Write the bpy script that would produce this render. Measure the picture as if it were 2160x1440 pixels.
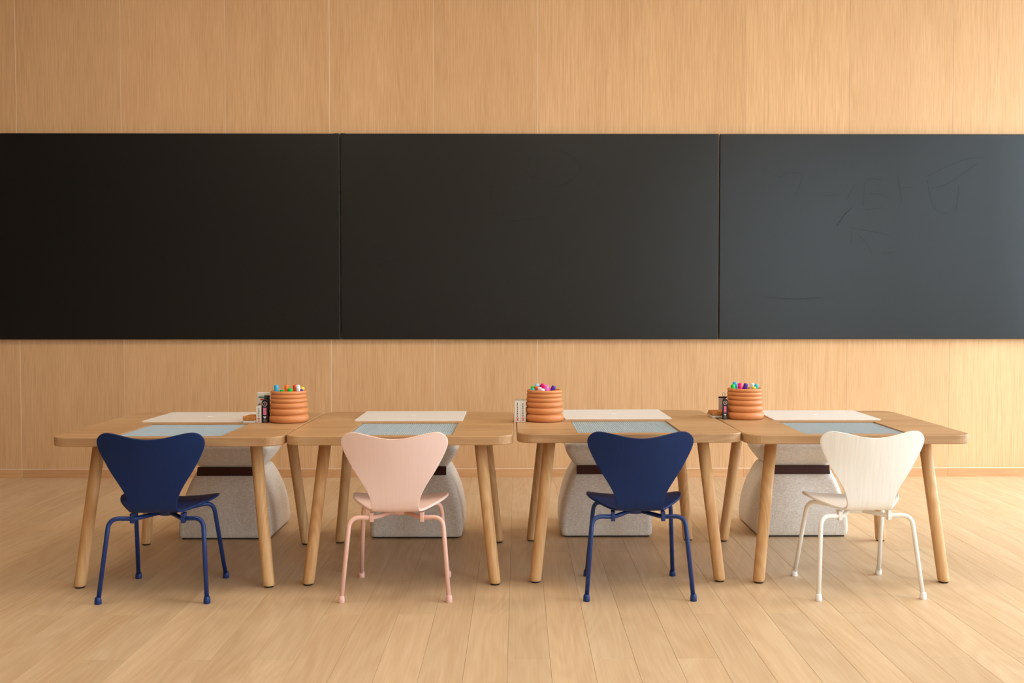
import bpy, bmesh, math, random
from mathutils import Vector, Matrix

# ------------------------------------------------------------------ scene, camera, light
for o in list(bpy.data.objects):
    bpy.data.objects.remove(o, do_unlink=True)
SC = bpy.context.scene
COL = SC.collection

F_PX, CX_PX = 2200.0, 1109.44
CAM = Vector((0.18069, -6.06014, 0.99425))
PITCH, YAW, ROLL = 0.033339, 0.008123, -0.000357
cam_d = bpy.data.cameras.new('camera')
cam_d.sensor_fit = 'HORIZONTAL'
cam_d.sensor_width = 36.0
cam_d.lens = 36.0 * F_PX / 2160.0
cam_d.shift_x = -(CX_PX - 1080.0) / 2160.0
cam_d.clip_start, cam_d.clip_end = 0.05, 200
cam = bpy.data.objects.new('camera', cam_d)
COL.objects.link(cam)
_f = Vector((math.sin(YAW) * math.cos(PITCH), math.cos(YAW) * math.cos(PITCH), -math.sin(PITCH)))
_r = Vector((math.cos(YAW), -math.sin(YAW), 0))
_u = _r.cross(_f)
_c, _s = math.cos(ROLL), math.sin(ROLL)
_r2, _u2 = _c * _r + _s * _u, -_s * _r + _c * _u
M = Matrix.Identity(4)
for i in range(3):
    M[i][0], M[i][1], M[i][2], M[i][3] = _r2[i], _u2[i], -_f[i], CAM[i]
cam.matrix_world = M
SC.camera = cam

# room extents
RX0, RX1, RY0, RH = -5.6, 4.3, -9.0, 3.5
WIN = [(-2.60, -0.45), (-4.50, -3.40), (-8.30, -6.20)]      # openings of the right wall, along Y
WZ0, WZ1 = 0.10, 3.2
FILL_WIN = [(3.45, 4.00)]                                    # unseen opening added for fill light in the wall behind the camera, along X

world = bpy.data.worlds.new('sky')
SC.world = world
world.use_nodes = True
bgn = world.node_tree.nodes['Background']
bgn.inputs[0].default_value = (0.79, 0.965, 1.13, 1)
bgn.inputs[1].default_value = 9.0

for k, (y0, y1) in enumerate(WIN):
    ld = bpy.data.lights.new('window_portal', 'AREA')
    ld.shape = 'RECTANGLE'
    ld.size, ld.size_y = (y1 - y0), (WZ1 - WZ0)
    ld.cycles.is_portal = True
    lo = bpy.data.objects.new('window_portal', ld)
    COL.objects.link(lo)
    lo.matrix_world = Matrix.Translation((RX1 + 0.12, (y0 + y1) / 2, (WZ0 + WZ1) / 2)) @ Matrix(
        ((0, 0, 1, 0), (1, 0, 0, 0), (0, 1, 0, 0), (0, 0, 0, 1)))

for (x0, x1) in FILL_WIN:  # portal of the added fill opening
    ld = bpy.data.lights.new('window_portal', 'AREA')
    ld.shape = 'RECTANGLE'; ld.size, ld.size_y = x1 - x0, WZ1 - WZ0
    ld.cycles.is_portal = True
    lo = bpy.data.objects.new('window_portal', ld); COL.objects.link(lo)
    lo.matrix_world = Matrix.Translation(((x0 + x1) / 2, RY0 - 0.12, (WZ0 + WZ1) / 2)) @ Matrix(
        ((1, 0, 0, 0), (0, 0, -1, 0), (0, 1, 0, 0), (0, 0, 0, 1)))
# low daylight sun, softened by haze, coming in through the windows on the right
sd = bpy.data.lights.new('sun', 'SUN')
sd.energy, sd.angle, sd.color = 2.0, math.radians(20), (1.0, 0.97, 0.92)
so = bpy.data.objects.new('sun', sd); COL.objects.link(so)
_d = Vector((1.0, -0.55, 1.36)).normalized()
so.rotation_euler = Vector((0, 0, 1)).rotation_difference(_d).to_euler()
# unseen round fill lights added under the ceiling: a row above the tables, two rows in the rear of the room
FILL_TABLES, FILL_REAR = 25.0, 6.0
for _x in (-1.7, 0.6, 2.9):
    for _y, _e in ((-2.6, FILL_TABLES), (-5.6, FILL_REAR), (-7.6, FILL_REAR)):
        ld = bpy.data.lights.new('ceiling_fill', 'AREA')
        ld.shape = 'DISK'; ld.size = 0.9
        ld.energy, ld.color = _e, (1.0, 0.86, 0.68)
        lo = bpy.data.objects.new('ceiling_fill', ld); COL.objects.link(lo)
        lo.location = (_x, _y, RH - 0.01)

SC.view_settings.view_transform = 'Standard'
SC.view_settings.look = 'None'
SC.view_settings.gamma = 1.0
SC.view_settings.use_curve_mapping = False
SC.view_settings.exposure = 0.02

# ------------------------------------------------------------------ materials
def srgb(r, g, b):
    def l(c):
        c /= 255.0
        return c / 12.92 if c <= 0.04045 else ((c + 0.055) / 1.055) ** 2.4
    return (l(r), l(g), l(b), 1.0)

def mul(c, k):
    return (c[0] * k, c[1] * k, c[2] * k, 1.0)

def new_mat(name):
    m = bpy.data.materials.new(name)
    m.use_nodes = True
    nt = m.node_tree
    return m, nt, nt.nodes['Principled BSDF']

def plain(name, col, rough=0.5, spec=0.5, noise=0.0, nscale=40, bump=0.0, coat=0.0, metallic=0.0):
    m, nt, b = new_mat(name)
    b.inputs['Roughness'].default_value = rough
    b.inputs['Specular IOR Level'].default_value = spec
    b.inputs['Coat Weight'].default_value = coat
    b.inputs['Metallic'].default_value = metallic
    N, L = nt.nodes, nt.links
    tc = N.new('ShaderNodeTexCoord')
    nz = N.new('ShaderNodeTexNoise')
    nz.inputs['Scale'].default_value = nscale
    nz.inputs['Detail'].default_value = 4
    L.new(tc.outputs['Object'], nz.inputs['Vector'])
    mx = N.new('ShaderNodeMix'); mx.data_type = 'RGBA'
    mx.inputs['A'].default_value = mul(col, 1 - noise)
    mx.inputs['B'].default_value = mul(col, 1 + noise)
    L.new(nz.outputs['Fac'], mx.inputs['Factor'])
    L.new(mx.outputs['Result'], b.inputs['Base Color'])
    if bump:
        bp = N.new('ShaderNodeBump')
        bp.inputs['Strength'].default_value = bump
        bp.inputs['Distance'].default_value = 0.001
        L.new(nz.outputs['Fac'], bp.inputs['Height'])
        L.new(bp.outputs['Normal'], b.inputs['Normal'])
    return m

def wood(name, light, dark, axis=0, fine=90, stretch=0.035, ring=0.0, ring_scale=2.2, tone=0.12, rough=0.45,
         spec=0.4, bump=0.08, knots=0.0, fine_amt=0.5):
    """grain runs along `axis` of the object's own coordinates"""
    m, nt, b = new_mat(name)
    N, L = nt.nodes, nt.links
    b.inputs['Specular IOR Level'].default_value = spec
    tc = N.new('ShaderNodeTexCoord')
    oi = N.new('ShaderNodeObjectInfo')
    geo = N.new('ShaderNodeNewGeometry')
    rnd = N.new('ShaderNodeMath'); rnd.operation = 'ADD'
    L.new(oi.outputs['Random'], rnd.inputs[0]); L.new(geo.outputs['Random Per Island'], rnd.inputs[1])
    fr = N.new('ShaderNodeMath'); fr.operation = 'FRACT'; L.new(rnd.outputs[0], fr.inputs[0])
    off = N.new('ShaderNodeMath'); off.operation = 'MULTIPLY'; off.inputs[1].default_value = 37.0
    L.new(fr.outputs[0], off.inputs[0])
    add = N.new('ShaderNodeVectorMath'); add.operation = 'ADD'
    L.new(tc.outputs['Object'], add.inputs[0]); L.new(off.outputs[0], add.inputs[1])
    def mapped(scale, st):
        mp = N.new('ShaderNodeMapping')
        s = [scale] * 3; s[axis] = scale * st
        mp.inputs['Scale'].default_value = s
        L.new(add.outputs[0], mp.inputs['Vector'])
        return mp
    # fine pores
    n1 = N.new('ShaderNodeTexNoise'); n1.inputs['Scale'].default_value = 1.0
    n1.inputs['Detail'].default_value = 3.5; n1.inputs['Roughness'].default_value = 0.6
    L.new(mapped(fine, stretch).outputs[0], n1.inputs['Vector'])
    # broad tone
    n2 = N.new('ShaderNodeTexNoise'); n2.inputs['Scale'].default_value = 1.0
    n2.inputs['Detail'].default_value = 3.0; n2.inputs['Distortion'].default_value = 0.4
    L.new(mapped(ring_scale * 3.5, 0.12).outputs[0], n2.inputs['Vector'])
    # growth rings: contour lines of a stretched noise
    n3 = N.new('ShaderNodeTexNoise'); n3.inputs['Scale'].default_value = 1.0
    n3.inputs['Detail'].default_value = 1.5; n3.inputs['Distortion'].default_value = 0.3
    L.new(mapped(ring_scale * 2.6, 0.16).outputs[0], n3.inputs['Vector'])
    mm = N.new('ShaderNodeMath'); mm.operation = 'MULTIPLY'; mm.inputs[1].default_value = 95.0
    L.new(n3.outputs['Fac'], mm.inputs[0])
    sn = N.new('ShaderNodeMath'); sn.operation = 'SINE'; L.new(mm.outputs[0], sn.inputs[0])
    sr = N.new('ShaderNodeMapRange'); sr.inputs['From Min'].default_value = -1.0
    sr.inputs['To Min'].default_value = 0.0; sr.inputs['To Max'].default_value = 1.0
    L.new(sn.outputs[0], sr.inputs['Value'])
    # combine
    def madd(a, k, c=None):
        n = N.new('ShaderNodeMath'); n.operation = 'MULTIPLY_ADD'
        L.new(a, n.inputs[0]); n.inputs[1].default_value = k
        if c is None: n.inputs[2].default_value = 0.0
        else: L.new(c, n.inputs[2])
        return n.outputs[0]
    v = madd(n1.outputs['Fac'], fine_amt)
    v = madd(n2.outputs['Fac'], 1.0 - fine_amt, v)
    if ring: v = madd(sr.outputs[0], ring, v)
    mr = N.new('ShaderNodeMapRange')
    mr.inputs['From Min'].default_value = 0.30; mr.inputs['From Max'].default_value = 0.72 + ring
    L.new(v, mr.inputs['Value'])
    mx = N.new('ShaderNodeMix'); mx.data_type = 'RGBA'
    mx.inputs['A'].default_value = light; mx.inputs['B'].default_value = dark
    L.new(mr.outputs[0], mx.inputs['Factor'])
    # per-piece tone
    tr = N.new('ShaderNodeMapRange'); tr.inputs['To Min'].default_value = 1 - tone; tr.inputs['To Max'].default_value = 1 + tone
    L.new(fr.outputs[0], tr.inputs['Value'])
    hs = N.new('ShaderNodeHueSaturation')
    L.new(tr.outputs[0], hs.inputs['Value']); L.new(mx.outputs['Result'], hs.inputs['Color'])
    col = hs.outputs['Color']
    if knots:
        vo = N.new('ShaderNodeTexVoronoi'); vo.inputs['Scale'].default_value = 1.0
        vo.inputs['Randomness'].default_value = 1.0
        mp = mapped(2.2, 0.5)
        L.new(mp.outputs[0], vo.inputs['Vector'])
        kr = N.new('ShaderNodeMapRange'); kr.inputs['From Min'].default_value = 0.006
        kr.inputs['From Max'].default_value = 0.028; kr.inputs['To Min'].default_value = knots; kr.inputs['To Max'].default_value = 0
        L.new(vo.outputs['Distance'], kr.inputs['Value'])
        kx = N.new('ShaderNodeMix'); kx.data_type = 'RGBA'
        L.new(kr.outputs[0], kx.inputs['Factor']); L.new(col, kx.inputs['A'])
        kx.inputs['B'].default_value = mul(dark, 0.35)
        col = kx.outputs['Result']
    L.new(col, b.inputs['Base Color'])
    rr = N.new('ShaderNodeMapRange'); rr.inputs['To Min'].default_value = rough - 0.05; rr.inputs['To Max'].default_value = rough + 0.1
    L.new(n1.outputs['Fac'], rr.inputs['Value']); L.new(rr.outputs[0], b.inputs['Roughness'])
    bp = N.new('ShaderNodeBump'); bp.inputs['Strength'].default_value = bump; bp.inputs['Distance'].default_value = 0.0015
    L.new(n1.outputs['Fac'], bp.inputs['Height']); L.new(bp.outputs['Normal'], b.inputs['Normal'])
    return m

def linen(name, c1, c2):
    m, nt, b = new_mat(name)
    N, L = nt.nodes, nt.links
    b.inputs['Roughness'].default_value = 0.95
    b.inputs['Specular IOR Level'].default_value = 0.1
    b.inputs['Sheen Weight'].default_value = 0.25
    tc = N.new('ShaderNodeTexCoord')
    outs = []
    for sc in ((60, 60, 420), (420, 420, 60)):
        mp = N.new('ShaderNodeMapping'); mp.inputs['Scale'].default_value = sc
        L.new(tc.outputs['Object'], mp.inputs['Vector'])
        nz = N.new('ShaderNodeTexNoise'); nz.inputs['Scale'].default_value = 1; nz.inputs['Detail'].default_value = 3
        L.new(mp.outputs[0], nz.inputs['Vector']); outs.append(nz.outputs['Fac'])
    a = N.new('ShaderNodeMath'); a.operation = 'ADD'; L.new(outs[0], a.inputs[0]); L.new(outs[1], a.inputs[1])
    mr = N.new('ShaderNodeMapRange'); mr.inputs['From Min'].default_value = 0.72; mr.inputs['From Max'].default_value = 1.28
    L.new(a.outputs[0], mr.inputs['Value'])
    mx = N.new('ShaderNodeMix'); mx.data_type = 'RGBA'
    mx.inputs['A'].default_value = c1; mx.inputs['B'].default_value = c2
    L.new(mr.outputs[0], mx.inputs['Factor']); L.new(mx.outputs['Result'], b.inputs['Base Color'])
    bp = N.new('ShaderNodeBump'); bp.inputs['Strength'].default_value = 0.35; bp.inputs['Distance'].default_value = 0.001
    L.new(a.outputs[0], bp.inputs['Height']); L.new(bp.outputs['Normal'], b.inputs['Normal'])
    return m

MT = {}
MT['panel'] = wood('oak_veneer', srgb(227, 184, 139), srgb(199, 153, 108), axis=2, fine=170, stretch=0.03, tone=0.03, ring_scale=1.6,
                   rough=0.5, spec=0.3, bump=0.05, fine_amt=0.72)
MT['base'] = wood('oak_baseboard', srgb(216, 168, 122), srgb(190, 138, 92), axis=0, fine=120, stretch=0.04, tone=0.04, rough=0.5, spec=0.3)
MT['seam'] = plain('pale_seam_strip', srgb(240, 218, 190), 0.6, 0.3, 0.05, 30)
MT['floor'] = wood('oak_floor', srgb(223, 194, 158), srgb(195, 159, 120), axis=1, fine=130, stretch=0.03, ring=0.11, ring_scale=1.7,
                   tone=0.055, rough=0.38, spec=0.42, bump=0.05, knots=0.4, fine_amt=0.45)
MT['sub'] = plain('dark_joint', srgb(182, 146, 108), 0.9, 0.1, 0.1, 20)
MT['table'] = wood('ash_table', srgb(210, 170, 126), srgb(166, 122, 80), axis=0, fine=95, stretch=0.025, ring=0.10, ring_scale=2.0,
                   tone=0.03, rough=0.42, spec=0.4, bump=0.08, fine_amt=0.4)
MT['leg'] = wood('ash_leg', srgb(238, 194, 140), srgb(194, 138, 84), axis=2, fine=110, stretch=0.03, ring=0.14, ring_scale=3.0,
                 tone=0.06, rough=0.45, spec=0.35, bump=0.08, fine_amt=0.4)
MT['board'] = plain('black_board', srgb(10, 10, 9), 0.30, 0.45, 0.12, 6)
MT['edge'] = plain('black_edge', srgb(12, 11, 11), 0.5, 0.4, 0.1, 10)
MT['smear'] = plain('erased_smear', srgb(20, 20, 20), 0.55, 0.35, 0.1, 30)
MT['chalk'] = plain('faint_chalk', srgb(40, 40, 39), 0.7, 0.2, 0.2, 60)
MT['wall'] = plain('warm_plaster', srgb(236, 230, 220), 0.9, 0.2, 0.03, 8)
MT['wood_wall'] = plain('side_oak', srgb(120, 104, 88), 0.8, 0.2, 0.06, 8)
MT['ceil'] = plain('white_ceiling', srgb(240, 236, 230), 0.9, 0.2, 0.02, 8)
MT['frame'] = plain('window_frame_grey', srgb(90, 88, 86), 0.5, 0.4, 0.04, 20)
MT['ground'] = plain('pale_terrace', srgb(170, 165, 156), 0.9, 0.2, 0.1, 3)
MT['linen'] = linen('linen_fabric', srgb(245, 236, 225), srgb(212, 197, 182))
MT['leather'] = plain('dark_brown_strap', srgb(62, 30, 20), 0.45, 0.4, 0.2, 60)
MT['rubber'] = plain('black_rubber', srgb(22, 22, 24), 0.7, 0.3, 0.1, 50)
MT['white'] = plain('white_panel', srgb(236, 228, 222), 0.4, 0.4, 0.01, 30)
MT['plate'] = plain('grey_stud_plate', srgb(186, 196, 202), 0.35, 0.5, 0.03, 40)
MT['terracotta'] = plain('terracotta_glaze', srgb(216, 138, 82), 0.45, 0.45, 0.05, 30)
MT['felt'] = plain('white_felt', srgb(225, 218, 208), 0.95, 0.1, 0.05, 300)
MT['eraser_wood'] = wood('eraser_wood', srgb(206, 140, 72), srgb(176, 104, 44), axis=1, fine=160, stretch=0.06, tone=0.04)
MT['card'] = plain('white_card', srgb(232, 226, 216), 0.6, 0.3, 0.02, 50)
MT['blackcard'] = plain('black_card', srgb(24, 22, 24), 0.4, 0.4, 0.2, 90)
MT['greycard'] = plain('clear_grey_plastic', srgb(190, 176, 160), 0.3, 0.5, 0.1, 60)
MT['ink'] = plain('dark_ink', srgb(60, 64, 72), 0.7, 0.2, 0.1, 200)
MT['green_ink'] = plain('green_ink', srgb(60, 110, 96), 0.7, 0.2, 0.1, 200)
MT['red_ink'] = plain('red_ink', srgb(196, 44, 44), 0.7, 0.2, 0.1, 200)
MT['blue_ink'] = plain('blue_ink', srgb(28, 84, 140), 0.7, 0.2, 0.1, 200)
MT['pink_ink'] = plain('pink_print', srgb(232, 120, 158), 0.6, 0.2, 0.05, 200)
MT['white_ink'] = plain('white_print', srgb(228, 224, 224), 0.6, 0.2, 0.02, 200)

def lacquer(name, col, grain=0.10, rough=0.42, spec=0.45):
    """stained ply: a faint upright grain under the lacquer"""
    m, nt, b = new_mat(name)
    N, L = nt.nodes, nt.links
    tc = N.new('ShaderNodeTexCoord')
    mp = N.new('ShaderNodeMapping'); mp.inputs['Scale'].default_value = (150, 8, 8)
    L.new(tc.outputs['Object'], mp.inputs['Vector'])
    nz = N.new('ShaderNodeTexNoise'); nz.inputs['Scale'].default_value = 1; nz.inputs['Detail'].default_value = 4
    nz.inputs['Distortion'].default_value = 0.5
    L.new(mp.outputs[0], nz.inputs['Vector'])
    mr = N.new('ShaderNodeMapRange'); mr.inputs['From Min'].default_value = 0.35; mr.inputs['From Max'].default_value = 0.7
    L.new(nz.outputs['Fac'], mr.inputs['Value'])
    mx = N.new('ShaderNodeMix'); mx.data_type = 'RGBA'
    mx.inputs['A'].default_value = col; mx.inputs['B'].default_value = mul(col, 1 - grain)
    L.new(mr.outputs[0], mx.inputs['Factor']); L.new(mx.outputs['Result'], b.inputs['Base Color'])
    b.inputs['Roughness'].default_value = rough; b.inputs['Specular IOR Level'].default_value = spec
    bp = N.new('ShaderNodeBump'); bp.inputs['Strength'].default_value = 0.05; bp.inputs['Distance'].default_value = 0.001
    L.new(nz.outputs['Fac'], bp.inputs['Height']); L.new(bp.outputs['Normal'], b.inputs['Normal'])
    return m

CH = {
    'navy': (lacquer('navy_stained_ply', srgb(6, 39, 90), 0.14, 0.45, 0.25), plain('navy_powder_coat', srgb(6, 46, 108), 0.4, 0.5, 0.03, 50)),
    'pink': (lacquer('pink_stained_ply', srgb(247, 214, 203), 0.03), plain('pink_powder_coat', srgb(238, 190, 174), 0.4, 0.5, 0.02, 50)),
    'white': (lacquer('white_stained_ply', srgb(247, 242, 235), 0.07), plain('white_powder_coat', srgb(248, 244, 238), 0.4, 0.5, 0.02, 50)),
}

def glass_mat():
    m, nt, b = new_mat('window_glass')
    N, L = nt.nodes, nt.links
    tr = N.new('ShaderNodeBsdfTransparent'); tr.inputs[0].default_value = (0.97, 0.985, 0.98, 1)
    gl = N.new('ShaderNodeBsdfGlossy'); gl.inputs['Roughness'].default_value = 0.02
    lw = N.new('ShaderNodeLayerWeight'); lw.inputs[0].default_value = 0.5
    pw = N.new('ShaderNodeMath'); pw.operation = 'POWER'; pw.inputs[1].default_value = 5.0
    L.new(lw.outputs['Facing'], pw.inputs[0])
    fz = N.new('ShaderNodeMath'); fz.operation = 'MULTIPLY_ADD'; fz.inputs[1].default_value = 0.7; fz.inputs[2].default_value = 0.03
    L.new(pw.outputs[0], fz.inputs[0])
    mx = N.new('ShaderNodeMixShader')
    L.new(fz.outputs[0], mx.inputs[0]); L.new(tr.outputs[0], mx.inputs[1]); L.new(gl.outputs[0], mx.inputs[2])
    L.new(mx.outputs[0], N['Material Output'].inputs['Surface'])
    return m
MT['glass'] = glass_mat()

# ------------------------------------------------------------------ builders
def link(name, me, mat, parent=None, smooth=False):
    o = bpy.data.objects.new(name, me)
    if mat is not None and not me.materials:
        me.materials.append(mat)
    COL.objects.link(o)
    o.parent = parent
    if smooth:
        me.polygons.foreach_set('use_smooth', [True] * len(me.polygons))
        me.update()
    return o

def to_mesh(bm, name):
    bmesh.ops.recalc_face_normals(bm, faces=bm.faces)
    me = bpy.data.meshes.new(name)
    bm.to_mesh(me); bm.free()
    return me

def obj(name, bm, mat, parent=None, smooth=False):
    return link(name, to_mesh(bm, name), mat, parent, smooth)

def tag(o, label, cat, group=None):
    o['label'] = label; o['category'] = cat
    if group: o['group'] = group
    return o

def thing(name, label, cat, loc=(0, 0, 0), rz=0.0, group=None):
    o = bpy.data.objects.new(name, None)
    o.empty_display_size = 0.1
    COL.objects.link(o)
    o.location = loc; o.rotation_euler = (0, 0, rz)
    return tag(o, label, cat, group)

def struct(o):
    o['kind'] = 'structure'
    return o

def box(bm, x0, x1, y0, y1, z0, z1, bev=0.0, seg=1):
    vs = [bm.verts.new(p) for p in ((x0, y0, z0), (x1, y0, z0), (x1, y1, z0), (x0, y1, z0),
                                    (x0, y0, z1), (x1, y0, z1), (x1, y1, z1), (x0, y1, z1))]
    fs = [bm.faces.new([vs[i] for i in q]) for q in ((3, 2, 1, 0), (4, 5, 6, 7), (0, 1, 5, 4), (1, 2, 6, 5), (2, 3, 7, 6), (3, 0, 4, 7))]
    if bev:
        es = list({e for f in fs for e in f.edges})
        bmesh.ops.bevel(bm, geom=es, offset=bev, segments=seg, profile=0.6, affect='EDGES')
    return bm

def bbox(x0, x1, y0, y1, z0, z1, bev=0.0, seg=1):
    return box(bmesh.new(), x0, x1, y0, y1, z0, z1, bev, seg)

def loft(bm, loops, cap0=True, cap1=True):
    rows = [[bm.verts.new(p) for p in lp] for lp in loops]
    n = len(rows[0])
    for a, b in zip(rows, rows[1:]):
        for i in range(n):
            bm.faces.new((a[i], a[(i + 1) % n], b[(i + 1) % n], b[i]))
    if cap0: bm.faces.new(list(reversed(rows[0])))
    if cap1: bm.faces.new(rows[-1])
    return rows

def circle(cx, cy, z, r, n=24):
    return [(cx + r * math.cos(2 * math.pi * i / n), cy + r * math.sin(2 * math.pi * i / n), z) for i in range(n)]

def lathe(bm, prof, n=32, cap0=True, cap1=True):
    return loft(bm, [circle(0, 0, z, r, n) for r, z in prof], cap0, cap1)

def tube(bm, pts, rad, n=12):
    pts = [Vector(p) for p in pts]
    t0 = (pts[1] - pts[0]).normalized()
    ref = Vector((0, 0, 1)) if abs(t0.z) < 0.9 else Vector((1, 0, 0))
    u = t0.cross(ref).normalized()
    loops = []
    for i, p in enumerate(pts):
        t = (pts[min(i + 1, len(pts) - 1)] - pts[max(i - 1, 0)]).normalized()
        u = (u - t * u.dot(t)).normalized()
        w = t.cross(u)
        r = rad[i] if isinstance(rad, (list, tuple)) else rad
        loops.append([tuple(p + u * (r * math.cos(2 * math.pi * k / n)) + w * (r * math.sin(2 * math.pi * k / n))) for k in range(n)])
    loft(bm, loops)

def fillet_path(pts, rads, seg=7):
    pts = [Vector(p) for p in pts]
    out = [pts[0]]
    for i in range(1, len(pts) - 1):
        a, b, c = pts[i - 1], pts[i], pts[i + 1]
        r = rads[i - 1]
        p0 = b + (a - b).normalized() * r
        p2 = b + (c - b).normalized() * r
        for k in range(seg + 1):
            t = k / seg
            out.append(p0 * (1 - t) ** 2 + b * (2 * t * (1 - t)) + p2 * t * t)
    out.append(pts[-1])
    return out

def rrect(hx, hy, r, z, seg=8, cx=0, cy=0):
    pts = []
    for (sx, sy, a0) in ((1, 1, 0), (-1, 1, 90), (-1, -1, 180), (1, -1, 270)):
        for k in range(seg + 1):
            a = math.radians(a0 + 90 * k / seg)
            pts.append((cx + sx * (hx - r) + r * math.cos(a), cy + sy * (hy - r) + r * math.sin(a), z))
    return pts

def spline(keys, n):
    """Catmull-Rom through key tuples -> n samples per span"""
    out = []
    K = [keys[0]] + list(keys) + [keys[-1]]
    for i in range(1, len(K) - 2):
        for s in range(n):
            t = s / n
            out.append(tuple(0.5 * ((2 * b) + (c - a) * t + (2 * a - 5 * b + 4 * c - d) * t * t + (3 * b - a - 3 * c + d) * t ** 3)
                             for a, b, c, d in zip(K[i - 1], K[i], K[i + 1], K[i + 2])))
    out.append(tuple(keys[-1]))
    return out

def copy_tree(o, parent=None):
    c = o.copy(); COL.objects.link(c); c.parent = parent
    for ch in list(o.children):
        copy_tree(ch, c)
    return c

# ------------------------------------------------------------------ the room
random.seed(4)
# floor: slab with planks
floor = struct(obj('floor', bbox(RX0, RX1, RY0, 0.16, -0.06, -0.012), MT['sub']))
PW, PL, X00 = 0.1195, 1.72, 0.033
def plank_mesh(ln):
    g, c = 0.0003, 0.0004
    hx, hy = PW / 2 - g, ln / 2 - g
    bm = bmesh.new()
    loft(bm, [[(-hx, -hy, -0.012), (hx, -hy, -0.012), (hx, hy, -0.012), (-hx, hy, -0.012)],
              [(-hx, -hy, -c), (hx, -hy, -c), (hx, hy, -c), (-hx, hy, -c)],
              [(-hx + c, -hy + c, 0), (hx - c, -hy + c, 0), (hx - c, hy - c, 0), (-hx + c, hy - c, 0)]], cap0=False)
    return to_mesh(bm, 'plank')
pm = {}
near, far = [], []
k0 = int(math.floor((RX0 - X00) / PW)); k1 = int(math.ceil((RX1 - X00) / PW))
for k in range(k0, k1):
    x = X00 + (k + 0.5) * PW
    if x - PW / 2 < RX0 or x + PW / 2 > RX1: continue
    phase = -3.145 if k % 2 else -2.715
    if (k * 7919) % 5 in (1, 3): phase += PL / 2
    y = phase
    while y < 0: y += PL
    while y > RY0:
        y1, y0 = min(y, 0.0), max(y - PL, RY0)
        ln = round(y1 - y0, 4)
        if ln > 0.02:
            (near if (-3.55 < x < 3.75 and y1 > -3.9) else far).append((x, (y0 + y1) / 2, ln))
        y -= PL
near.sort(key=lambda t: abs(t[0] - 0.2)); 
far += near[300:]; near = near[:300]
for x, y, ln in near:
    if ln not in pm: pm[ln] = plank_mesh(ln)
    o = link('plank', pm[ln], MT['floor'], floor); o.location = (x, y, 0)
bm = bmesh.new()
for x, y, ln in far:
    hx, hy = PW / 2 - 0.0007, ln / 2 - 0.0007
    vs = [bm.verts.new((x + a * hx, y + b * hy, z)) for z in (-0.012, 0) for a, b in ((-1, -1), (1, -1), (1, 1), (-1, 1))]
    bm.faces.new(vs[4:])
    for i in range(4):
        bm.faces.new((vs[i], vs[(i + 1) % 4], vs[4 + (i + 1) % 4], vs[4 + i]))
o = obj('outer_planks', bm, MT['floor'], floor); o['kind'] = 'stuff'

# back wall with veneer panels
wall = struct(obj('wall_back', bbox(RX0, RX1, 0.0016, 0.16, 0, RH), MT['seam']))
PX = 0.6
for k in range(-5, 13):
    xa, xb = (k - 4.5) * PX, (k - 3.5) * PX
    xa, xb = max(xa, RX0), min(xb, RX1)
    if xb - xa < 0.02: continue
    SG = {0: .0019, 1: .0014, 2: .0013, 3: .0026, 4: .0018, 5: .0024, 6: .0010, 7: .0009, 8: .0009, 9: .0013}
    ga, gb = SG.get(k, .0015), SG.get(k + 1, .0015)
    bm = bbox(-(xb - xa) / 2 + ga, (xb - xa) / 2 - gb, 0.0, 0.0015, 0.0, RH - 0.0535, 0.0005)
    o = obj('panel', bm, MT['panel'], wall); o.location = ((xa + xb) / 2, 0, 0.0535)
bb = struct(obj('baseboard_back', bbox(RX0, RX1, 0.0003, 0.0015, 0.0, 0.0525), MT['seam']))
for k in range(-5, 13):
    xa, xb = max((k - 4.5) * PX, RX0), min((k - 3.5) * PX, RX1)
    if xb - xa < 0.02: continue
    g = 0.0016 if k < 2 else 0.0007
    o = obj('skirting_board', bbox(-(xb - xa) / 2 + g, (xb - xa) / 2 - g, -0.0015, 0.0002, 0.0, 0.0490, 0.0005), MT['base'], bb)
    o.location = ((xa + xb) / 2, 0, 0)

# other walls, ceiling, window side
struct(obj('ceiling', bbox(RX0 - 0.2, RX1 + 0.2, RY0 - 0.2, 0.16, RH, RH + 0.12), MT['ceil']))
struct(obj('wall_left', bbox(RX0 - 0.15, RX0, RY0, 0.16, -0.06, RH), MT['wood_wall']))
bm = bmesh.new()
box(bm, RX0 - 0.15, RX1 + 0.2, RY0 - 0.15, RY0, -0.06, WZ0); box(bm, RX0 - 0.15, RX1 + 0.2, RY0 - 0.15, RY0, WZ1, RH)
edges = [RX0 - 0.15] + [v for w in sorted(FILL_WIN) for v in w] + [RX1 + 0.2]
for a, b in zip(edges[0::2], edges[1::2]):
    box(bm, a, b, RY0 - 0.15, RY0, WZ0, WZ1)
struct(obj('wall_front', bm, MT['wall']))
for n, (x0, x1) in enumerate(FILL_WIN):  # frame and pane of the unseen window added for fill light
    bm = bmesh.new(); yc, t = RY0 - 0.12, 0.045
    box(bm, x0, x1, yc, yc + 0.06, WZ0, WZ0 + t); box(bm, x0, x1, yc, yc + 0.06, WZ1 - t, WZ1)
    box(bm, x0, x0 + t, yc, yc + 0.06, WZ0 + t, WZ1 - t); box(bm, x1 - t, x1, yc, yc + 0.06, WZ0 + t, WZ1 - t)
    w = struct(obj('window_%d' % (len(WIN) + n + 1), bm, MT['frame']))
    obj('pane', bbox(x0 + t, x1 - t, yc + 0.025, yc + 0.031, WZ0 + t, WZ1 - t), MT['glass'], w)
bm = bmesh.new()
box(bm, RX1, RX1 + 0.2, RY0, 0.16, -0.06, WZ0)
box(bm, RX1, RX1 + 0.2, RY0, 0.16, WZ1, RH)
edges = [RY0] + [v for w in sorted(WIN) for v in w] + [0.16]
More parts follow.
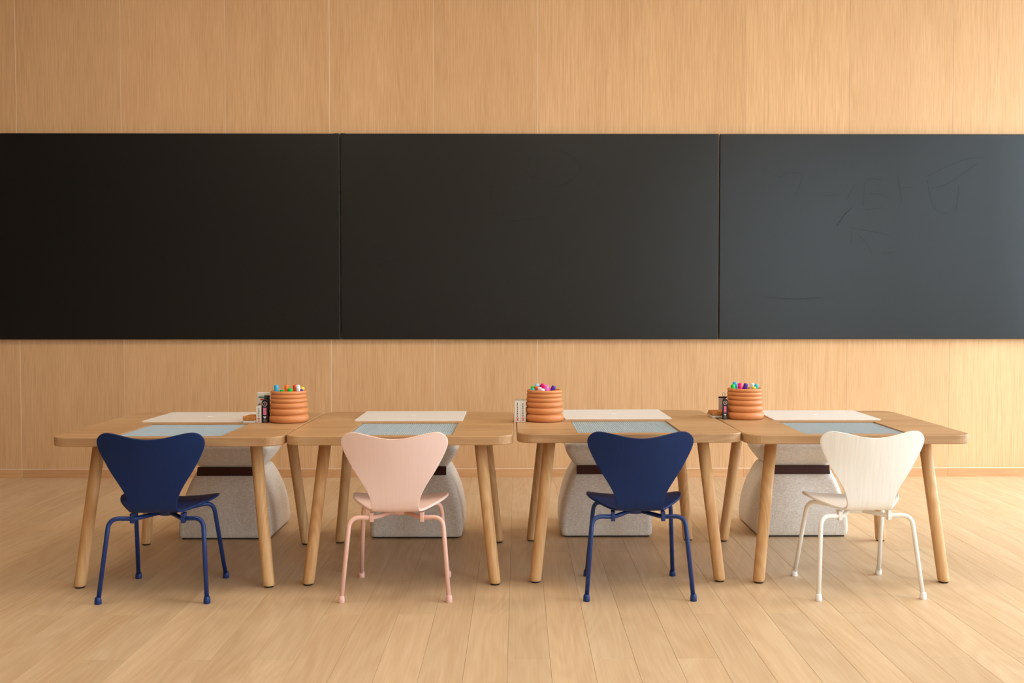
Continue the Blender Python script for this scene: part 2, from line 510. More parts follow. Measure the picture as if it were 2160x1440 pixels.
for a, b in zip(edges[0::2], edges[1::2]):
    box(bm, RX1, RX1 + 0.2, a, b, WZ0, WZ1)
struct(obj('wall_right', bm, MT['wall']))
for n, (y0, y1) in enumerate(WIN):
    xc = RX1 + 0.06
    bm = bmesh.new(); t = 0.045
    box(bm, xc, xc + 0.06, y0, y1, WZ0, WZ0 + t); box(bm, xc, xc + 0.06, y0, y1, WZ1 - t, WZ1)
    box(bm, xc, xc + 0.06, y0, y0 + t, WZ0 + t, WZ1 - t); box(bm, xc, xc + 0.06, y1 - t, y1, WZ0 + t, WZ1 - t)
    w = struct(obj('window_%d' % (n + 1), bm, MT['frame']))
    cnt = max(1, round((y1 - y0) / 1.45)); step = (y1 - y0 - 2 * t) / cnt
    for i in range(cnt):
        obj('pane', bbox(xc + 0.025, xc + 0.031, y0 + t + i * step + 0.002, y0 + t + (i + 1) * step - 0.002, WZ0 + t, WZ1 - t), MT['glass'], w)
        if i:
            ym = y0 + t + i * step
            obj('mullion', bbox(xc, xc + 0.06, ym - 0.02, ym + 0.02, WZ0 + t, WZ1 - t), MT['frame'], w)
o = struct(obj('terrace_ground', bbox(-30, RX1 + 30, -35, 16, -0.2, -0.061), MT['ground']))

# ------------------------------------------------------------------ black boards on the wall
BZ0, BZ1, BT = 0.806, 1.988, 0.028
def board(x0, x1, label, notch_l=False, notch_r=False):
    r = thing('chalkboard', label, 'chalkboard', ((x0 + x1) / 2, -0.0005, BZ0), 0, 'black boards along the back wall')
    hw = (x1 - x0) / 2
    obj('backing', bbox(-hw + 0.006, hw - 0.006, -0.008, 0.0, 0.006, BZ1 - BZ0 - 0.006), MT['edge'], r)
    obj('board_face', bbox(-hw, hw, -BT, -0.0082, 0.0, BZ1 - BZ0, 0.0035, 2), MT['board'], r)
    for sx, on in ((-1, notch_l), (1, notch_r)):
        if on:
            obj('corner_bracket', bbox(sx * (hw - 0.0155) - 0.0125, sx * (hw - 0.0155) + 0.0125, -BT - 0.0008, -0.006, BZ1 - BZ0 - 0.009, BZ1 - BZ0 + 0.0008, 0.0006), MT['edge'], r)
    return r
B1 = board(-3.045, -0.8420, 'near-black chalkboard panel, left of the three, cut off by the picture edge', notch_r=True)
B2 = board(-0.8375, 1.3420, 'middle charcoal chalkboard panel, seams on both its sides', notch_l=True)
B3 = board(1.3475, 3.5270, 'greyest chalkboard panel, right of the three, with faint erased scribbles')

def strokes(parent, lines, mat, w=0.004):
    for pts in lines:
        bm = bmesh.new()
        pts = [Vector((x, z)) for x, z in pts]
        L_, R_ = [], []
        for i, p in enumerate(pts):
            t = (pts[min(i + 1, len(pts) - 1)] - pts[max(i - 1, 0)]).normalized()
            n_ = Vector((-t.y, t.x)) * (w / 2)
            L_.append(bm.verts.new((p.x + n_.x, 0, p.y + n_.y))); R_.append(bm.verts.new((p.x - n_.x, 0, p.y - n_.y)))
        for i in range(len(pts) - 1):
            bm.faces.new((L_[i], L_[i + 1], R_[i + 1], R_[i]))
        o = obj('erased_mark', bm, mat, parent)
        o.location = (0, -BT - 0.0004, 0)
def crv(pts, n=8):
    return spline(pts, n)
def pxb(px, py, ox):   # photo pixel on the board -> board coordinates (metres from the board's centre / foot)
    return ((px - 1016.0) * 0.002734 - ox, (715.5 - py) * 0.002734)
def L3(*pp): return crv([pxb(1500 + x / 3.13, 260 + y / 3.13, 2.437) for x, y in pp])
strokes(B3, [L3((1400, 350), (1500, 300), (1640, 240), (1780, 222)), L3((1430, 430), (1530, 400), (1640, 330), (1740, 260)),
             L3((1205, 350), (1220, 430), (1235, 520)), L3((1240, 430), (1300, 420)), L3((1400, 370), (1420, 470), (1450, 560), (1540, 600)),
             L3((980, 545), (1000, 380), (1100, 375)), L3((1015, 465), (1090, 468), (1150, 490)), L3((1000, 570), (1100, 558)),
             L3((720, 480), (800, 470)), L3((870, 500), (920, 400)), L3((905, 690), (1040, 715), (1160, 738)),
             L3((905, 700), (900, 800)), L3((930, 720), (1000, 790), (1040, 860)), L3((1110, 860), (1210, 845)),
             L3((1610, 410), (1605, 500), (1590, 580)), L3((420, 360), (490, 325), (570, 350), (530, 470)),
             L3((330, 1145), (520, 1160), (700, 1150))], MT['smear'])
strokes(B3, [L3((810, 670), (850, 610), (900, 560))], MT['chalk'], 0.006)
def L2(*pp): return crv([pxb(720 + x / 2.769, 280 + y / 2.769, 0.252) for x, y in pp])
strokes(B2, [L2((1240, 100), (1330, 150), (1370, 210), (1300, 290), (1200, 320)), L2((1080, 130), (1060, 240), (1150, 270)),
             L2((850, 470), (930, 480)), L2((940, 520), (1060, 505), (1160, 490)), L2((180, 780), (240, 750), (330, 740)),
             L2((840, 390), (860, 310))], MT['smear'])

# ------------------------------------------------------------------ tables
TH, TT = 0.545, 0.033
THX, THY = 0.400, 0.424
PLX, PLY, PLC = 0.187, 0.193, -0.197         # recess half sizes, its centre along y (front of the table)
PD = 0.011
def table_top_mesh():
    bm = bmesh.new()
    r = 0.062
    z0, z1 = TH - TT, TH
    loops = [rrect(THX - 0.003, THY - 0.003, r - 0.003, z0), rrect(THX, THY, r, z0 + 0.003),
             rrect(THX, THY, r, z1 - 0.004), rrect(THX - 0.0012, THY - 0.0012, r - 0.001, z1 - 0.0012), rrect(THX - 0.004, THY - 0.004, r - 0.004, z1)]
    rows = loft(bm, loops, cap0=True, cap1=False)
    hole = [bm.verts.new((sx * PLX, PLC + sy * PLY, z1)) for sx, sy in ((1, 1), (-1, 1), (-1, -1), (1, -1))]
    flo = [bm.verts.new((v.co.x, v.co.y, z1 - PD)) for v in hole]
    for i in range(4):
        bm.faces.new((hole[i], hole[(i + 1) % 4], flo[(i + 1) % 4], flo[i]))
    bm.faces.new(flo)
    bm.edges.ensure_lookup_table()
    es = []
    for ring in (rows[-1], hole):
        for i in range(len(ring)):
            e = bm.edges.get((ring[i], ring[(i + 1) % len(ring)]))
            es.append(e)
    bmesh.ops.triangle_fill(bm, use_beauty=True, edges=es, normal=(0, 0, 1))
    return to_mesh(bm, 'table_top')
def leg_mesh(dx, dy, ln):
    """leg from its foot (origin) up to (dx, dy, ln)"""
    bm = bmesh.new()
    n = 28
    pr = [(0.0, 0.0185), (0.004, 0.0205), (0.02, 0.0208), (0.5, 0.0212), (1.0, 0.0218)]
    loops = []
    for t, r in pr:
        z = t if t == 0.0 else (t * ln if t > 0.03 else t)
        q = z / ln
        loops.append(circle(dx * q, dy * q, z, r, n))
    loft(bm, loops)
    return to_mesh(bm, 'leg')
LEGF, LEGT = 0.334, 0.279
LLEN = TH - TT - 0.0055
top_me = table_top_mesh()
leg_me = {(sx, sy): leg_mesh(-sx * (LEGF - LEGT), -sy * (LEGF - LEGT), LLEN) for sx in (-1, 1) for sy in (-1, 1)}
bm = bmesh.new(); lathe(bm, [(0.015, 0.0), (0.0165, 0.0012), (0.0165, 0.0056)], 20)
pad_me = to_mesh(bm, 'foot_pad')
def make_table(x, y, rz, label, dz=0.0):
    t = thing('table', label, 'table', (x, y, 0), rz, 'row of low wooden tables')
    o = link('table_top', top_me, MT['table'], t); o.location.z = dz
    for (sx, sy), me in leg_me.items():
        l = link('leg', me, MT['leg'], t, True); l.location = (sx * LEGF, sy * LEGF, 0.0055)
        if dz: l.scale.z = (LLEN + dz) / LLEN
        p = link('foot_pad', pad_me, MT['rubber'], l); p.location.z = -0.0055
    return t
R = math.radians
TB = [make_table(-1.0385, -2.045, R(0.2), 'wooden table at the left end of the row, behind the darker navy chair'),
      make_table(-0.2345, -2.017, R(0.0), 'wooden table behind the pink chair'),
      make_table(0.5755, -1.985, R(0.55), 'wooden table behind the second navy chair, between the pink and white chairs', 0.003),
      make_table(1.3860, -2.003, R(-0.35), 'wooden table at the right end of the row, behind the white chair')]
TZ = [TH, TH, TH + 0.003, TH]

# stud plates and white boards on the tables
def plate_meshes():
    n, p = 46, 0.008
    h = n * p / 2
    b = bbox(-h, h, -h - 0.008, h + 0.008, 0.0, 0.0045, 0.0006)
    bm = bmesh.new()
    for i in range(n):
        for j in range(n + 2):
            cx, cy = -h + (i + 0.5) * p, -h - p + (j + 0.5) * p
            a = [bm.verts.new(q) for q in circle(cx, cy, 0.0045, 0.0027, 8)]
            c = [bm.verts.new(q) for q in circle(cx, cy, 0.0072, 0.0026, 8)]
            for k in range(8):
                bm.faces.new((a[k], a[(k + 1) % 8], c[(k + 1) % 8], c[k]))
            bm.faces.new(c)
    return to_mesh(b, 'plate'), to_mesh(bm, 'studs')
pl_me, st_me = plate_meshes()
def panel_mesh(hx, hy, hr):
    bm = bmesh.new(); n = 24
    def ring(z): return [bm.verts.new(v) for v in circle(0, 0, z, hr, n)]
    o0 = [bm.verts.new(v) for v in rrect(hx, hy, 0.004, 0.0, 2)]
    o1 = [bm.verts.new(v) for v in rrect(hx, hy, 0.004, 0.0036, 2)]
    o2 = [bm.verts.new(v) for v in rrect(hx - 0.0008, hy - 0.0008, 0.0035, 0.0042, 2)]
    i0, i1 = ring(0.0), ring(0.0042)
    for a, b in ((o0, o1), (o1, o2), (i1, i0)):
        for k in range(len(a)):
            bm.faces.new((a[k], a[(k + 1) % len(a)], b[(k + 1) % len(a)], b[k]))
    for A, B in ((o2, i1), (o0, i0)):
        es = [bm.edges.get((q[k], q[(k + 1) % len(q)])) for q in (A, B) for k in range(len(q))]
        bmesh.ops.triangle_fill(bm, use_beauty=True, edges=es, normal=(0, 0, 1))
    return to_mesh(bm, 'white_panel')
pn_me = panel_mesh(0.2125, 0.176, 0.0085)
bm = bmesh.new()
lathe(bm, [(0.0088, 0.0042), (0.0088, 0.0052), (0.0100, 0.0056), (0.0112, 0.0052), (0.0114, 0.0042)], 24, False, False)
rim_me = to_mesh(bm, 'hole_rim')
who = ['left end table with the darker navy chair', 'table with the pink chair', 'table with the second navy chair', 'right end table with the white chair']
def local(t, x, y, z):
    c, s = math.cos(t.rotation_euler[2]), math.sin(t.rotation_euler[2])
    return (t.location.x + c * x - s * y, t.location.y + s * x + c * y, z)
for i, t in enumerate(TB):
    r = thing('stud_plate', 'grey studded building plate sunk into the ' + who[i], 'building plate',
              local(t, 0, PLC, TZ[i] - PD), t.rotation_euler[2], 'studded plates in the table tops')
    pl = link('plate', pl_me, MT['plate'], r)
    s_ = link('studs', st_me, MT['plate'], pl); s_['kind'] = 'stuff'
    dx = (-0.030, -0.014, 0.004, 0.020)[i]
    r = thing('drawing_panel', 'thin white panel with finger hole on the ' + who[i], 'panel',
              local(t, dx, 0.222, TZ[i] + 0.0002), t.rotation_euler[2] + R((-1.0, 0.4, 0.3, -0.3)[i]), 'white panels on the table tops')
    link('sheet', pn_me, MT['white'], r)
    link('hole_rim', rim_me, MT['white_ink'], r, True)

# ------------------------------------------------------------------ chairs
KEYS = [(.100, .304, .104), (.094, .3075, .139), (.076, .311, .1605), (.045, .313, .1690), (.005, .3105, .1640), (-.035, .305, .1475),
        (-.072, .299, .1215), (-.103, .2960, .0985), (-.128, .2985, .0850), (-.146, .311, .0795), (-.156, .335, .0810), (-.161, .368, .0915),
        (-.167, .402, .1105), (-.174, .442, .1360), (-.181, .479, .1565), (-.187, .507, .1700), (-.1915, .531, .1785),
        (-.1945, .549, .1790), (-.197, .563, .1710), (-.1985, .5725, .1580), (-.1990, .5755, .1425)]
def shell_mesh():
    rows = spline(KEYS, 3)
    nr, nc = len(rows), 25
    bm = bmesh.new(); G = []
    for j, (y, z, hw) in enumerate(rows):
        k = j / 3.0
        seat = max(0.0, min(1.0, (9.5 - k) / 4.0))
        back = max(0.0, min(1.0, (k - 9.0) / 5.0))
        dip = max(0.0, (z - 0.400) / 0.1755)
        row = []
        for i in range(nc):
            a = -1 + 2 * i / (nc - 1)
            a = math.sin(a * math.pi / 2) * 0.35 + a * 0.65
            x = a * hw
            yy = y + back * 0.55 * x * x / 0.178 * 0.30 + (0.018 * (1 - a * a) ** 2 if k < 1.5 else 0) * max(0, 1 - k / 1.5) * 0.3
            zz = z + seat * 0.012 * abs(a) ** 2.2 * (hw / 0.168) - 0.022 * (1 - a * a) ** 2 * dip
            if k < 3: zz -= 0.006 * (1 - k / 3) ** 2
            row.append(bm.verts.new((x, yy, zz)))
        G.append(row)
    for j in range(nr - 1):
        for i in range(nc - 1):
            bm.faces.new((G[j][i], G[j][i + 1], G[j + 1][i + 1], G[j + 1][i]))
    bmesh.ops.recalc_face_normals(bm, faces=bm.faces)
    bmesh.ops.solidify(bm, geom=bm.faces[:], thickness=0.0085)
    # round the ply edge
    es = [e for e in bm.edges if len(e.link_faces) == 2 and e.calc_face_angle(0) > 1.0]
    bmesh.ops.bevel(bm, geom=es, offset=0.0018, segments=2, profile=0.6, affect='EDGES')
    return to_mesh(bm, 'seat_shell')
shell_me = shell_mesh()
def leg_tube(sx, front):
    if front:
        pts = [(sx * 0.012, 0.012, 0.279), (sx * 0.060, 0.040, 0.284), (sx * 0.138, 0.082, 0.297), (sx * 0.159, 0.165, 0.006)]
        path = fillet_path(pts, [0.02, 0.040], 8)
    else:
        pts = [(sx * 0.012, -0.012, 0.279), (sx * 0.082, -0.098, 0.273), (sx * 0.158, -0.118, 0.279), (sx * 0.181, -0.165, 0.006)]
        path = fillet_path(pts, [0.022, 0.036], 8)
    bm = bmesh.new(); tube(bm, path, 0.0076, 14)
    return to_mesh(bm, 'leg')
tube_me = {(sx, fr): leg_tube(sx, fr) for sx in (-1, 1) for fr in (True, False)}
bm = bmesh.new(); lathe(bm, [(0.0108, 0.0), (0.0116, 0.0015), (0.0112, 0.014), (0.0098, 0.0215), (0.0086, 0.0235)], 18)
cap_me = to_mesh(bm, 'rubber_foot')
bm = bmesh.new(); lathe(bm, [(0.026, 0.268), (0.034, 0.2715), (0.037, 0.279), (0.037, 0.2905)], 28)
hub_me = to_mesh(bm, 'hub_cover')
def clamp_mesh(sx):
    bm = bmesh.new()
    loops = []
    for z, hy, yo in ((0.2585, 0.006, 0), (0.261, 0.010, 0), (0.274, 0.011, 0), (0.283, 0.012, 0.002), (0.2925, 0.017, 0.006)):
        loops.append([(sx * 0.086 + q[0], -0.099 + yo + q[1], z) for q in ((-0.0065, -hy), (0.0065, -hy), (0.0065, hy), (-0.0065, hy))])
    loft(bm, loops)
    bmesh.ops.bevel(bm, geom=bm.edges[:], offset=0.001, segments=1, affect='EDGES')
    return to_mesh(bm, 'clamp')
clamp_me = {sx: clamp_mesh(sx) for sx in (-1, 1)}
def inst(name, me, mat, parent, smooth=False, loc=None):
    """shared mesh, material on the object so that copies may differ in colour"""
    if not me.materials: me.materials.append(None)
    o = bpy.data.objects.new(name, me); COL.objects.link(o); o.parent = parent
    o.material_slots[0].link = 'OBJECT'; o.material_slots[0].material = mat
    if smooth: me.polygons.foreach_set('use_smooth', [True] * len(me.polygons))
    if loc: o.location = loc
    return o
def make_chair(x, y, rz, kind, label):
    ms, mf = CH[kind]
    t = thing('chair', label, 'chair', (x, y, 0), rz, 'low moulded chairs at the tables')
    inst('seat_shell', shell_me, ms, t, True)
    for (sx, fr), me in tube_me.items():
        l = inst('leg', me, mf, t, True)
        inst('rubber_foot', cap_me, mf, l, True, (sx * (0.159 if fr else 0.181), 0.165 if fr else -0.165, 0))
    for sx in (-1, 1):
        inst('clamp', clamp_me[sx], mf, t)
    inst('hub_cover', hub_me, mf, t)
    return t
make_chair(-1.046, -2.42, R(1.0), 'navy', 'dark navy moulded chair at the left end, its back to the viewer')
make_chair(-0.233, -2.411, R(0.5), 'pink', 'pale pink moulded chair with pink tube legs')
make_chair(0.5945, -2.403, R(0.0), 'navy', 'navy moulded chair between the pink chair and the white chair')
make_chair(1.371, -2.398, R(2.8), 'white', 'white moulded chair at the right end with white tube legs')

# ------------------------------------------------------------------ fabric stools behind the tables
def block_mesh(prof, name):
    bm = bmesh.new()
    loft(bm, [rrect(h, h, r, z, 6) for z, h, r in prof])
    return to_mesh(bm, name)
base_me = block_mesh(spline([(.006, .190, .02), (.012, .196, .022), (.04, .1985, .024), (.08, .197, .026), (.13, .1905, .028), (.18, .179, .03),
                             (.23, .163, .032), (.265, .148, .034), (.287, .136, .034), (.294, .126, .03)], 3), 'base_cushion')
seat_me = block_mesh(spline([(.2945, .118, .03), (.300, .130, .034), (.318, .145, .036), (.345, .163, .036), (.366, .173, .036), (.380, .175, .036),
                             (.389, .171, .034), (.395, .162, .03), (.399, .140, .025), (.4005, .10, .02)], 3), 'seat_cushion')
plinth_me = to_mesh(bbox(-0.182, 0.182, -0.182, 0.182, 0, 0.0058, 0.001), 'plinth')
bm = bmesh.new()
vs = []
for x in (-0.128, 0.128):
    vs.append([bm.verts.new((x, y, z)) for y, z in ((-0.150, 0.266), (-0.1555, 0.2675), (-0.1420, 0.3020), (-0.134, 0.3035))])
for k in range(4):
    bm.faces.new((vs[0][k], vs[0][(k + 1) % 4], vs[1][(k + 1) % 4], vs[1][k]))
bm.faces.new(vs[0]); bm.faces.new(list(reversed(vs[1])))
bmesh.ops.bevel(bm, geom=bm.edges[:], offset=0.0012, segments=1, affect='EDGES')
strap_me = to_mesh(bm, 'strap')
for i, (x, y, lb) in enumerate(((-1.0725, -1.427, 'under the left end table'), (-0.256, -1.417, 'behind the pink chair'),
                                (0.5655, -1.397, 'behind the second navy chair'), (1.413, -1.401, 'behind the white chair'))):
    t = thing('fabric_stool', 'beige linen hourglass stool with a dark brown strap, ' + lb, 'stool', (x, y, 0), 0, 'linen stools behind the tables')
    link('base_cushion', base_me, MT['linen'], t, True)
    link('seat_cushion', seat_me, MT['linen'], t, True)
    link('strap', strap_me, MT['leather'], t)
    link('plinth', plinth_me, MT['rubber'], t)

# ------------------------------------------------------------------ ribbed pots with markers
def pot_mesh():
    hs = [.0305, .0255, .0215, .0165, .0155, .0135]
    rs = [.0765, .0748, .0730, .0714, .0702, .0690]
    prof = [(0.058, 0.0)]
    z = 0.0
    for h, r in zip(hs, rs):
        b = h * 0.5
        for k in range(9):
            a = math.radians(-84 + 168 * k / 8)
            prof.append((r - b * 0.80 + b * 0.80 * math.cos(a), z + b + b * 0.99 * math.sin(a)))
        z += h
    zt = z
    prof += [(0.0615, zt - 0.0002), (0.0585, zt - 0.004), (0.0575, zt - 0.03), (0.056, 0.012), (0.05, 0.008)]
    bm = bmesh.new(); lathe(bm, prof, 48)
    return to_mesh(bm, 'ribbed_pot')
pot_me = pot_mesh()
POTS = [(-0.7135, -1.985, TZ[0], 'on the left table, with orange and sky blue markers'),
        (0.2860, -1.992, TZ[2], 'in the middle beside two white boxes, full of pink and purple markers'),
        (1.0940, -1.885, TZ[3], 'on the right table, with green and yellow markers')]
def marker_meshes():
    bm = bmesh.new(); lathe(bm, [(0.006, -0.111), (0.0076, -0.109), (0.0078, -0.046), (0.0072, -0.040)], 14)
    bar = to_mesh(bm, 'barrel')
    bm = bmesh.new(); lathe(bm, [(0.0090, -0.048), (0.0093, -0.046), (0.0089, -0.006), (0.0082, -0.002), (0.0064, 0.0)], 14)
    return bar, to_mesh(bm, 'cap')
bar_me, cap2_me = marker_meshes()
marker_mats = {}
def mk(name, *rgb):
    marker_mats[name] = plain('marker_' + name.replace(' ', '_'), srgb(*rgb), 0.35, 0.5, 0.02, 60)
mk('sky blue', 40, 176, 232); mk('green', 0, 200, 70); mk('orange', 255, 118, 26); mk('white', 236, 228, 240); mk('purple', 74, 24, 150)
mk('yellow', 240, 214, 30); mk('magenta', 240, 10, 120); mk('pink', 250, 110, 196); mk('turquoise', 20, 186, 190); mk('pale blue', 160, 214, 236)
mk('dark orange', 240, 84, 10)
PCX = [609.5, 1148.5, 1571.5]; PCY = [822.5, 823.0, 818.5]; PSC = [0.00186, 0.00186, 0.0019]
which = ['left', 'middle', 'right']
MK = [  # pot, pixel x of the tip, pixel y of the tip, depth offset, colour, lean x, lean y, label
    (0, 582.5, 811.5, 0.005, 'sky blue', -0.10, 0.05, 'sky blue marker'), (0, 592.5, 822.5, 0.02, 'green', -0.12, 0.12, 'green marker barely above the rim'),
    (0, 606.5, 810.5, -0.01, 'orange', 0.02, 0.02, 'upright orange marker'), (0, 616.5, 816.5, -0.03, 'green', 0.24, -0.14, 'leaning bright green marker'),
    (0, 621.0, 811.5, 0.012, 'dark orange', -0.16, 0.1, 'darker orange marker beside the white one'), (0, 629.5, 810.5, -0.012, 'white', -0.13, -0.05, 'white marker'),
    (0, 637.0, 816.0, 0.014, 'yellow', 0.14, 0.10, 'yellow marker at the right rim'), (0, 637.5, 819.5, -0.008, 'purple', 0.22, 0.0, 'purple marker at the right rim'),
    (1, 1124.0, 817.0, 0.012, 'green', -0.14, 0.1, 'green marker at the left rim'), (1, 1123.0, 820.0, -0.012, 'turquoise', -0.16, -0.08, 'turquoise marker at the left rim'),
    (1, 1133.0, 812.0, 0.02, 'pale blue', 0.05, 0.12, 'pale blue marker'), (1, 1132.0, 816.5, 0.0, 'dark orange', 0.0, 0.0, 'orange marker'),
    (1, 1139.0, 817.5, -0.016, 'white', 0.1, -0.1, 'upright white marker in front'), (1, 1144.5, 819.5, -0.034, 'white', 0.12, -0.2, 'short white marker nearest the front rim'),
    (1, 1145.5, 811.0, 0.008, 'magenta', 0.05, 0.06, 'tall magenta marker'), (1, 1143.5, 815.5, 0.034, 'purple', -0.02, 0.2, 'purple marker behind the white ones'),
    (1, 1152.0, 813.0, -0.012, 'pink', -0.1, -0.05, 'pink marker'), (1, 1157.0, 820.0, -0.006, 'magenta', 0.16, 0.0, 'low magenta marker right of centre'),
    (1, 1169.0, 816.0, 0.008, 'purple', 0.42, 0.05, 'steeply tilted purple marker at the right rim'),
    (2, 1544.5, 810.5, -0.012, 'green', -0.12, -0.06, 'green marker at the left rim'), (2, 1551.5, 806.5, 0.014, 'sky blue', -0.1, 0.1, 'tall sky blue marker'),
    (2, 1560.5, 808.0, -0.006, 'magenta', -0.04, 0.0, 'magenta marker'), (2, 1574.5, 809.0, 0.0, 'purple', 0.30, 0.0, 'tilted purple marker'),
    (2, 1588.5, 814.5, -0.022, 'yellow', 0.12, -0.12, 'yellow marker'), (2, 1591.0, 810.5, 0.03, 'white', 0.05, 0.14, 'white marker at the back'),
    (2, 1597.5, 811.0, 0.004, 'turquoise', 0.34, 0.05, 'blue-green marker leaning on the right rim')]
for i, (x, y, z, lb) in enumerate(POTS):
    p = link('ribbed_pot', pot_me, MT['terracotta'], None, True); p.location = (x, y, z + 0.0002)
    tag(p, 'ribbed terracotta pot ' + lb, 'pot', 'ribbed terracotta pots')
zt = sum([.0305, .0255, .0215, .0165, .0155, .0135])
for (i, px, py, dy, colr, lx, ly, lb) in MK:
    x, y, z, _ = POTS[i]
    tip = Vector((x + (px - PCX[i]) * PSC[i], y + dy, z + zt + (PCY[i] - py) * PSC[i] + dy * 0.05))
    d = Vector((lx, ly, 1)).normalized()
    o = thing('marker', lb + ' in the %s pot' % which[i], 'marker', tip, 0, 'markers in the pots')
    o.rotation_euler = Vector((0, 0, 1)).rotation_difference(d).to_euler()
    inst('barrel', bar_me, MT['card'], o, True)
    inst('cap', cap2_me, marker_mats[colr], o, True)

# ------------------------------------------------------------------ small things beside the pots
def eraser(x, y, z, rz, w, l, label):
    t = thing('board_eraser', label, 'eraser', (x, y, z + 0.0002), rz, 'wooden board erasers')
    obj('felt_pad', bbox(-w / 2 + 0.001, w / 2 - 0.001, -l / 2 + 0.001, l / 2 - 0.001, 0, 0.0085, 0.001), MT['felt'], t)
    obj('wooden_grip', bbox(-w / 2, w / 2, -l / 2, l / 2, 0.0087, 0.0250, 0.004, 2), MT['eraser_wood'], t)
eraser(-0.8575, -1.986, TZ[0], R(-3), 0.048, 0.086, 'wooden board eraser beside the small white box and left pot')
eraser(1.0000, -1.848, TZ[2], R(2), 0.078, 0.078, 'wooden board eraser beside the right pot and black carton')

def prints(t, rects, mat, name, front, h=0.0003):
    bm = bmesh.new()
    for x0, x1, z0, z1 in rects:
        box(bm, x0, x1, front - h, front, z0, z1)
    return obj(name, bm, mat, t)
def white_carton(x, y, z, w, d, h, rz, label, ink, lid=False):
    t = thing('small_carton', label, 'box', (x, y, z + 0.0002), rz, 'small white cartons')
    obj('carton', bbox(-w / 2, w / 2, -d / 2, d / 2, 0, h, 0.0006), MT['card'], t)
    rnd = random.Random(label)
    q = []; zz = h * 0.24
    while zz < h * 0.9:
        l_ = rnd.uniform(0.003, 0.009)
        q.append((-0.0018, 0.0012, zz, min(zz + l_, h * 0.93))); zz += l_ + rnd.uniform(0.0012, 0.002)
    prints(t, q, ink, 'fine_print', -d / 2)
    # the red initials, turned on their side
    a = h * 0.06
    prints(t, [(-0.005, 0.005, a, a + 0.0022), (-0.005, 0.005, a + 0.0058, a + 0.008), (-0.001, 0.0015, a + 0.0022, a + 0.0058), (-0.005, 0.005, a + 0.0105, a + 0.0125)],
           MT['red_ink'], 'red_initials', -d / 2)
    if lid:
        obj('dark_top', bbox(-w / 2 + 0.001, w / 2 - 0.001, -d / 2 + 0.001, d / 2 - 0.004, h + 0.0001, h + 0.004, 0.001), MT['greycard'], t)
    return t
white_carton(-0.8245, -1.990, TZ[0], 0.0205, 0.05, 0.0615, R(2), 'low white carton with green and red print beside the left pot', MT['green_ink'])
white_carton(0.1800, -2.003, TZ[2], 0.0205, 0.05, 0.0815, R(0.5), 'white carton with dark print at the table seam, left of its twin', MT['ink'], True)
white_carton(0.2020, -2.002, TZ[2], 0.0205, 0.05, 0.0815, R(-0.5), 'white carton with dark print touching the middle pot', MT['ink'], True)

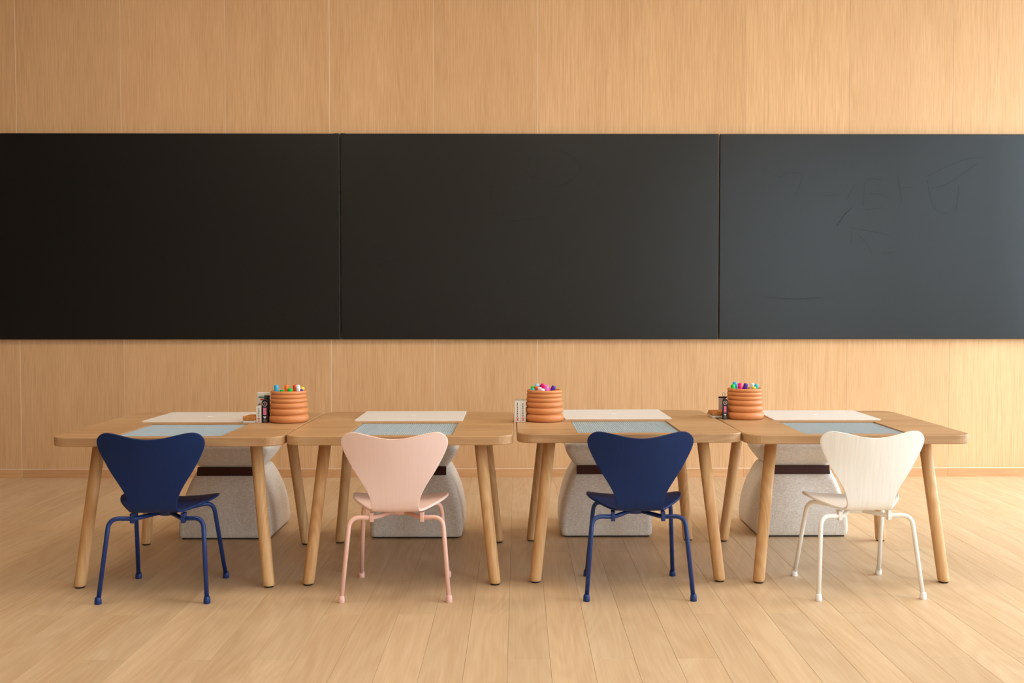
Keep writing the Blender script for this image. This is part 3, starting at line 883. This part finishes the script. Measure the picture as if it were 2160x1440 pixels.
def black_carton(x, y, z, w, d, h, rz, label):
    t = thing('black_pen_carton', label, 'box', (x, y, z + 0.0002), rz, 'black pen cartons')
    bm = bmesh.new()
    pr = [(-w / 2, 0), (w / 2, 0), (w / 2, h * 0.88), (w * 0.30, h * 0.97), (0, h), (-w * 0.30, h * 0.97), (-w / 2, h * 0.88)]
    a = [bm.verts.new((px, -d / 2, pz)) for px, pz in pr]; b = [bm.verts.new((px, d / 2, pz)) for px, pz in pr]
    bm.faces.new(a); bm.faces.new(list(reversed(b)))
    for k in range(len(pr)):
        bm.faces.new((a[k], a[(k + 1) % len(pr)], b[(k + 1) % len(pr)], b[k]))
    obj('carton', bm, MT['blackcard'], t)
    prints(t, [(-w * 0.25, w * 0.25, h * 0.33, h * 0.64)], MT['pink_ink'], 'pink_label', -d / 2)
    bm = bmesh.new()
    for k in range(20):       # ring emblem
        a0, a1 = 2 * math.pi * k / 20, 2 * math.pi * (k + 1) / 20
        r0, r1 = w * 0.30, w * 0.37
        bm.faces.new([bm.verts.new((r * math.cos(q), -d / 2 - 0.0003, h * 0.80 + r * math.sin(q))) for r, q in ((r0, a0), (r1, a0), (r1, a1), (r0, a1))])
    obj('ring_emblem', bm, MT['white_ink'], t)
    prints(t, [(-w * 0.08, w * 0.08, h * 0.765, h * 0.835)], MT['pink_ink'], 'emblem_centre', -d / 2)
    bm = bmesh.new()          # small heart
    hp = [(0, -1), (0.55, -0.35), (0.95, 0.25), (0.8, 0.75), (0.4, 0.85), (0, 0.45), (-0.4, 0.85), (-0.8, 0.75), (-0.95, 0.25), (-0.55, -0.35)]
    bm.faces.new([bm.verts.new((px * w * 0.27, -d / 2 - 0.0003, h * 0.225 + pz * w * 0.22)) for px, pz in hp])
    obj('white_heart', bm, MT['white_ink'], t)
    prints(t, [(-w * 0.22, w * 0.24, h * 0.05 + k * h * 0.035, h * 0.05 + k * h * 0.035 + h * 0.012) for k in range(3)], MT['greycard'], 'fine_print', -d / 2)
    return t
black_carton(-0.7995, -2.008, TZ[0], 0.0250, 0.016, 0.090, R(-4), 'black pen carton with pink label leaning by the left pot')
black_carton(1.0085, -1.914, TZ[3], 0.0200, 0.016, 0.083, R(-3), 'black pen carton with pink label by the right pot')
# blister pack behind the left black carton
t = thing('blister_pack', 'tall white and black pen pack standing behind the left black carton', 'pack', (-0.8215, -1.945, TZ[0] + 0.0002), R(3))
obj('backing_card', bbox(-0.0245, 0.0245, -0.002, 0.002, 0, 0.112, 0.0008), MT['card'], t)
obj('black_panel', bbox(0.003, 0.0242, -0.0032, -0.0021, 0.004, 0.100, 0.0004), MT['blackcard'], t)
prints(t, [(-0.019, 0.0145, 0.0905, 0.0955)], MT['green_ink'], 'green_line', -0.0033)
prints(t, [(-0.012, 0.001, 0.0815, 0.0865)], MT['red_ink'], 'red_line', -0.0021)
prints(t, [(-0.0215, -0.007, 0.046, 0.060)], MT['blue_ink'], 'blue_patch', -0.0021)
prints(t, [(-0.0185, -0.012, 0.063, 0.068)], MT['ink'], 'grey_patch', -0.0021)
# grey pack and hang tab behind the right black carton
t = thing('hanging_pack', 'small grey clear-plastic pack with a hang tab beside the right pot', 'pack', (1.0250, -1.790, TZ[3] + 0.0002), R(2))
obj('pouch', bbox(-0.0175, 0.014, -0.004, 0.004, 0, 0.074, 0.001), MT['greycard'], t)
obj('dark_header', bbox(-0.0185, 0.015, -0.0045, 0.0045, 0.0742, 0.080, 0.0008), MT['blackcard'], t)
bm = bmesh.new()
tube(bm, [(0.004 + 0.0055 * math.cos(a), 0, 0.089 + 0.0085 * math.sin(a)) for a in [2 * math.pi * k / 16 for k in range(17)]], 0.0013, 8)
obj('hang_tab', bm, MT['greycard'], t, True)
